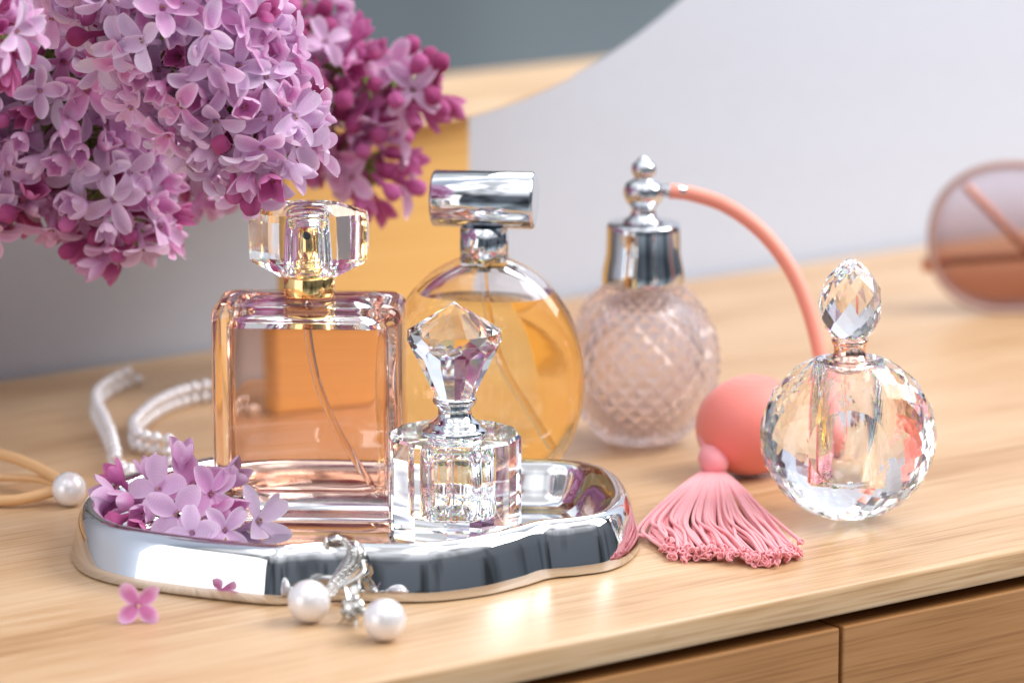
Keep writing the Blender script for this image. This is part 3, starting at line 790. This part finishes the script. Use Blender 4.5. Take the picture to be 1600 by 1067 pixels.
Wp = lambda x, y, Y: aty(x, y, Y)
sprig('large bright lilac sprig with open pale florets above the pink bottle', [Wp(150, -130, .02), Wp(270, 20, .012), Wp(355, 135, .008), Wp(425, 236, .006)],
      lambda t: lerp(.034, .017, t ** 1.6) , 290, (5.5, 2.6, 3.6, .5, .3), 1, VB, (low_, mouth, Wp(-40, -160, .06)))
sprig('shaded lilac sprig hanging down beside the vase, lowest of the bunch', [Wp(30, -60, .075), Wp(90, 110, .07), Wp(150, 260, .064), Wp(208, 372, .060)],
      lambda t: lerp(.037, .013, t ** 1.8), 270, (4, 2.5, 1.4, .9, 1.0), 2, VB, (low_, mouth, Wp(-60, -110, .10)))
sprig('loose lilac sprig of dark magenta buds reaching across in front of the mirror', [Wp(380, 60, .15), Wp(500, 100, .145), Wp(600, 130, .14), Wp(680, 125, .135)],
      lambda t: lerp(.028, .008, t), 78, (1.6, 1.2, .3, 4.5, 2.6), 3, VB, (low_, mouth, Wp(100, -60, .16)), smin=.95, smax=1.15)
sprig('lilac sprig drooping between the faceted cap and the mirror post', [Wp(430, 90, .155), Wp(500, 150, .15), Wp(560, 215, .145), Wp(590, 285, .14)],
      lambda t: lerp(.025, .012, t), 66, (2.4, 1.8, .3, 2.6, 2.4), 4, VB, (low_, mouth, Wp(120, -30, .17)), smin=1.0, smax=1.15)
sprig('lilac sprig with tight magenta buds at the upper left corner', [Wp(-140, -60, -.03), Wp(-60, 10, -.032), Wp(20, 70, -.035)],
      lambda t: lerp(.020, .010, t), 55, (.6, 2.5, .2, 2.0, 2.5), 5, VB, (low_, mouth, Wp(-220, -80, .02)))
sprig('shaded lilac sprig at the left edge beside the vase', [Wp(-170, 90, .05), Wp(-90, 180, .052), Wp(-20, 290, .055), Wp(10, 330, .055)],
      lambda t: lerp(.026, .012, t), 80, (3, 2.5, .8, 1.2, 1.2), 6, VB, (low_, mouth, Wp(-240, 20, .07)))
sprig('lilac sprig in the back of the bunch, mostly behind the others', [Wp(120, -60, .125), Wp(230, 60, .12), Wp(300, 180, .115), Wp(340, 280, .11)],
      lambda t: lerp(.032, .016, t), 150, (3, 2, 1.2, .6, .8), 7, VB, (low_, mouth, Wp(0, -120, .14)))

# small sprig lying on the tray, placed flower by flower
def tray_sprig():
    o = at(290, 815, ZT); t = thing('lilac_sprig', 'small lilac sprig of open florets and buds lying on the chrome tray', 'lilac', o, 0, 'loose lilac on the tray and dresser')
    rnd = random.Random(8)
    F = [  # px, py, height, direction, pool, index, scale, roll
        (303, 757, .0150, (.1, -1, .35), 0, 0, 1.15, .3), (277, 803, .0085, (-.05, -1, .30), 0, 3, 1.05, .9), (247, 765, .0140, (-.35, -.75, .55), 0, 5, 1.05, .2),
        (205, 783, .0100, (-.75, -.7, .1), 1, 1, 1.1, .4), (178, 775, .0120, (-1, -.25, .25), 1, 2, 1.1, .1), (185, 812, .0060, (-.8, -.8, -.1), 3, 0, 1.25, 0),
        (220, 822, .0050, (-.2, -1, -.1), 4, 1, .85, .4), (343, 795, .0090, (.75, -.65, .0), 1, 3, 1.1, .5), (352, 755, .0140, (.75, -.1, .55), 1, 0, 1.05, .8),
        (283, 722, .0225, (.1, -.15, 1), 1, 5, 1.02, .5), (190, 752, .0150, (-.6, -.1, .7), 4, 0, .9, .1), (225, 800, .0080, (-.3, -.95, .1), 1, 4, .95, .9),
        (330, 772, .0130, (.5, -.8, .3), 0, 7, .95, .6), (236, 745, .0165, (-.3, 0, .9), 1, 3, .9, .2), (352, 828, .0042, (.3, -1, .5), 2, 2, .85, .7), (300, 832, .0040, (0, -1, .3), 0, 8, .85, .2)]
    pools = [WIDE, HALF, PALE, BUDS, HALFD]; stem = MB()
    a0, a1 = at(345, 825, ZT + .002) - o, at(215, 800, ZT + .006) - o
    core = catmull([a0, at(310, 815, ZT + .004) - o, at(265, 805, ZT + .006) - o, a1], 6); stem.join(tube(core, .0012, 8))
    for px_, py_, h, d, pl, ix, s, ro in F:
        p = at(px_, py_, ZT + h) - o; d = Vector(d).normalized(); m = pools[pl]; m = m[ix % len(m)]
        s *= 1.03; floret_at(p, d, m, t, rnd, s, 'bud' if pl == 3 else 'floret', ro)
        foot = p - d * .0085 * s; c = min(core, key=lambda q: (q - foot).length); stem.join(tube([c, lerp(c, foot, .5), foot], .0006, 6))
    stem.build('stem', STEMM, t)
    f = floret_at(at(405, 815, ZT + .0040), (.75, -.55, .45), PALE[3], None, rnd, 1.25, 'lilac_floret', .4); tag(f, 'single pale floret fallen on the tray in front of the pink bottle', 'lilac', 'loose lilac on the tray and dresser')
    f = floret_at(at(216, 945, .0048), (.08, -.95, .30), WIDE[4], None, rnd, .74, 'lilac_floret', .78); tag(f, 'tiny single floret fallen on the wood before the tray', 'lilac', 'loose lilac on the tray and dresser')
tray_sprig()

# ------------------------------------------------------------------ pearl earrings
GEM = glass('clear_gem', (1, 1, 1), 1.9)
def gem(b, c, r):
    b.join(facet_rings([(0, -r * .7, 0), (r, 0, 0), (r * .6, r * .45, 1)], 7).xf(Matrix.Translation(c)))
def earrings():
    S = 52.0 * 100
    # first: pearl on the wood, pave hook leaning over the tray's rim
    c1 = at(483, 939, .0066); t = thing('pearl_earring', 'pearl earring whose silver pave hook leans over the tray rim', 'earring', (c1.x, c1.y, 0), 0, 'pearl earrings'); o = Vector((c1.x, c1.y, 0))
    sphere(c1 - o, .0065, 40, 26).build('pearl', PEARL, t)
    A = [at(512, 930, .0052), at(522, 915, .0080), at(538, 898, .0105), at(552, 880, .0135), at(556, 863, .0165), at(548, 849, .0180), at(536, 841, .0178)]
    P = catmull([p - o for p in A], 6)
    tube(P, lambda q: .0013 + .0020 * sin(pi * q) ** 1.2, 12).build('hook_band', SILVER, t)
    tube(catmull([A[0] - o + Vector((-.002, -.001, 0)), A[1] - o + Vector((.004, -.002, .001)), A[2] - o + Vector((.0055, -.0025, .001)), A[3] - o + Vector((.003, -.002, 0)), A[4] - o + Vector((.0005, -.001, 0))], 6), .0009, 10).build('side_band', SILVER, t)
    tube([A[-1] - o, at(520, 846, .0175) - o, at(500, 853, .0165) - o], .0006, 10).build('post', SILVER, t)
    lathe([(.0004, -.0006), (.0018, -.0005), (.0020, .0003), (.0010, .0008), (.0004, .0009)], 20).xf(Matrix.Translation(at(511, 849, .0172) - o) @ Matrix.Rotation(radians(75), 4, 'Y')).build('clasp', SILVER, t)
    lathe([(.0004, -.0006), (.0021, -.0005), (.0022, .0005), (.0004, .0006)], 20).xf(Matrix.Translation(at(524, 840, .0190) - o) @ Matrix.Rotation(radians(20), 4, 'X')).build('clasp', SILVER, t)
    for i in range(2, len(P) - 4, 2):
        for sx in (-.0011, .0011):
            b = MB(); gem(b, Vector(), .00105); g = b.build('gem', GEM, t); g.location = P[i] + Vector((sx, -.0030, .0008)); g.rotation_euler = (radians(70), 0, 0)
    # second: pearl with a pave star cup
    c2 = at(601, 968, .0064); t = thing('pearl_earring', 'pearl earring with a star-shaped silver pave cup lying flat on the wood', 'earring', (c2.x, c2.y, 0), 0, 'pearl earrings'); o = Vector((c2.x, c2.y, 0))
    sphere(c2 - o, .0064, 40, 26).build('pearl', PEARL, t)
    cc = at(552, 950, .0052) - o
    axis = Vector((-.45, -.75, .35)).normalized(); M = Matrix.Translation(cc) @ axis.to_track_quat('Z', 'Y').to_matrix().to_4x4()
    lathe([(.0006, -.0052), (.0016, -.0042), (.0034, -.0012), (.0042, .0006), (.0026, .0018), (.0005, .0020)], 20).xf(M).build('cup', SILVER, t)
    for i in range(6):
        a_ = 2 * pi * i / 6
        s = MB().add([(.0014, -.0012, .0002), (.0072, 0, .0014), (.0014, .0012, .0002), (.0020, 0, .0021), (.0020, 0, -.0008)], [[0, 1, 3], [1, 2, 3], [0, 4, 1], [1, 4, 2], [0, 3, 2, 4]], 0, False)
        s.xf(M @ Matrix.Rotation(a_, 4, 'Z')).build('star_point', SILVER, t)
        b = MB(); gem(b, Vector(), .0013); g = b.build('gem', GEM, t); g.matrix_local = M @ Matrix.Rotation(a_ + .5, 4, 'Z') @ Matrix.Translation((.0024, 0, .0016))
    b = MB(); gem(b, Vector(), .0020); g = b.build('gem', GEM, t); g.matrix_local = M @ Matrix.Translation((0, 0, .0022))
    tube([cc, lerp(cc, c2 - o, .5), lerp(cc, c2 - o, .75)], .0012, 8).build('link', SILVER, t)
    q = at(555, 910, .0090) - o; q2 = at(553, 933, .0062) - o
    tube([q2, q], .0014, 4, 0, False).build('baguette_setting', SILVER, t)
    tube([q2, at(562, 925, .0085) - o, at(560, 905, .0105) - o, q], .0006, 8).build('hook', SILVER, t)
earrings()

# ------------------------------------------------------------------ tan band with a pearl end
c = at(108, 764, .0058)
t = thing('pearl_bangle', 'thin tan open bangle ending in one large pearl', 'bracelet', (c.x, c.y, 0)); o = Vector((c.x, c.y, 0))
sphere(c - o, .0058, 36, 22).build('pearl', PEARL, t)
up_ = [at(97, 752, .0072), at(60, 731, .0085), at(10, 712, .0095), at(-80, 693, .0095), at(-230, 690, .0060), at(-330, 720, .0030), at(-290, 765, .0020), at(-160, 780, .0018), at(-40, 782, .0020), at(30, 780, .0028), at(90, 765, .0052)]
tube(catmull([p - o for p in up_], 8), .0019, 12).build('band', TAN, t)
lo_ = [at(96, 756, .0062), at(60, 745, .0055), at(10, 742, .0045), at(-80, 738, .0040), at(-230, 735, .0030), at(-325, 752, .0022)]
tube(catmull([p - o + Vector((0, 0, -.0008)) for p in lo_], 8), .0013, 12).build('band', TAN, t)

# ------------------------------------------------------------------ pearl necklace
def necklace():
    base = at(230, 690); t = thing('pearl_necklace', 'white beaded pearl necklace coiled on the dresser behind the tray', 'necklace', base)
    rnd = random.Random(5); r = .0022
    m = sphere((0, 0, 0), r, 14, 9).data(PEARL)
    def strand(pts, rows, dz=.0044, z0=r + .0001, gap=1.12):
        P = catmull([at(*p) - base for p in pts], 60); acc = 0; last = P[0]; spots = [P[0]]
        for p in P[1:]:
            acc += (p - last).length; last = p
            if acc >= 2 * r * gap: spots.append(p); acc = 0
        for k in range(rows):
            for q in spots[k:len(spots) - (k + 1) // 2]:
                b = link('pearl', m, t); b.location = q + Vector((rnd.uniform(-.0002, .0002) + (.0006 if k % 2 else 0), rnd.uniform(-.0002, .0002), z0 + dz * k))
    strand([(215, 603), (190, 612), (160, 630), (148, 650), (160, 680), (172, 705), (178, 735), (182, 758)], 2, gap=1.75)
    strand([(420, 628), (380, 626), (330, 628), (290, 636), (250, 652), (222, 672), (208, 690), (214, 706), (236, 712), (262, 716), (295, 722)], 2)
    strand([(182, 758), (200, 768), (225, 766), (250, 758), (280, 750)], 2)
    strand([(190, 738), (215, 745), (240, 740), (268, 732)], 1)
necklace()

# ------------------------------------------------------------------ sunglasses
def lensmat():
    m, t, out = newmat('gradient_lens'); L = t.links.new
    tc = N(t, 'ShaderNodeTexCoord'); s = N(t, 'ShaderNodeSeparateXYZ'); L(tc.outputs['Object'], s.inputs[0])
    mr = N(t, 'ShaderNodeMapRange'); mr.inputs['From Min'].default_value = .014; mr.inputs['From Max'].default_value = .052; L(s.outputs['Z'], mr.inputs[0])
    r = N(t, 'ShaderNodeValToRGB'); L(mr.outputs[0], r.inputs[0]); r.color_ramp.elements[0].color = (.62, .42, .36, 1); r.color_ramp.elements[1].color = (.95, .90, .93, 1)
    g = N(t, 'ShaderNodeBsdfRefraction'); g.inputs['IOR'].default_value = 1.0; g.inputs['Roughness'].default_value = 0; L(r.outputs[0], g.inputs['Color'])
    gl = N(t, 'ShaderNodeBsdfGlossy', Roughness=.02); fr = N(t, 'ShaderNodeFresnel', IOR=1.5); mx = N(t, 'ShaderNodeMixShader'); L(fr.outputs[0], mx.inputs[0])
    L(g.outputs[0], mx.inputs[1]); L(gl.outputs[0], mx.inputs[2]); L(mx.outputs[0], out.inputs[0]); return m
def sunglasses():
    p0 = at(1578, 490); Y0 = p0.y; S = ppm(p0); px = lambda w: w / S
    t = thing('sunglasses', 'round rose-brown gradient sunglasses lying folded near the wall', 'sunglasses', p0, radians(4))
    R = px(116); LM = lensmat(); zc = R + .0012
    for cx in (0, 2 * R + .016):
        n = 64
        sq = lambda c_: abs(c_) ** .88 * (1 if c_ >= 0 else -1)
        ring = [Vector((cx + R * 1.10 * sq(cos(2 * pi * i / n)), 0, zc + R * sq(sin(2 * pi * i / n)))) for i in range(n)]
        tube(ring, .0015, 10, closed=True).build('rim', RIMM, t)
        lens = lathe([(R - .0006, -.0006), (R * .7, .0008), (R * .35, .0016), (.0002, .0018)], 64, True).xf(Matrix.Translation((cx, 0, zc)) @ Matrix.Rotation(radians(90), 4, 'X'))
        for v in lens.v:
            dx, dz = v.x - cx, v.z - zc; rr = max(1e-6, sqrt(dx * dx + dz * dz)); c_, s_ = dx / rr, dz / rr; v.x = cx + rr * 1.10 * sq(c_); v.z = zc + rr * sq(s_)
        lens.build('lens', LM, t)
    tube(catmull([Vector((R * .97, 0, zc + R * .25)), Vector((R + .008, -.002, zc + R * .38)), Vector((R * 1.03 + .016, 0, zc + R * .25))], 8), .0011, 10).build('bridge', FRAMEM, t)
    box(-R - .006, -R + .0005, -.001, .004, zc - .014, zc - .008, .0008).build('hinge', FRAMEM, t)
    hz = zc - .011
    tube(catmull([Vector((-R - .004, .004, hz)), Vector((-R + .012, .010, hz)), Vector((R, .012, hz + .001)), Vector((R + .05, .013, hz - .004))], 8), .0016, 10).build('temple', FRAMEM, t)
    tube(catmull([Vector((-px(62), .020, zc + px(70))), Vector((px(30), .020, zc - px(25))), Vector((px(80), .020, zc - px(85)))], 8), .0018, 10).build('temple', FRAMEM, t)
    for sx in (1, ):
        sphere((R + .004, .004, zc - .004), .0025, 12, 8).build('nose_pad', GLASS, t)
sunglasses()
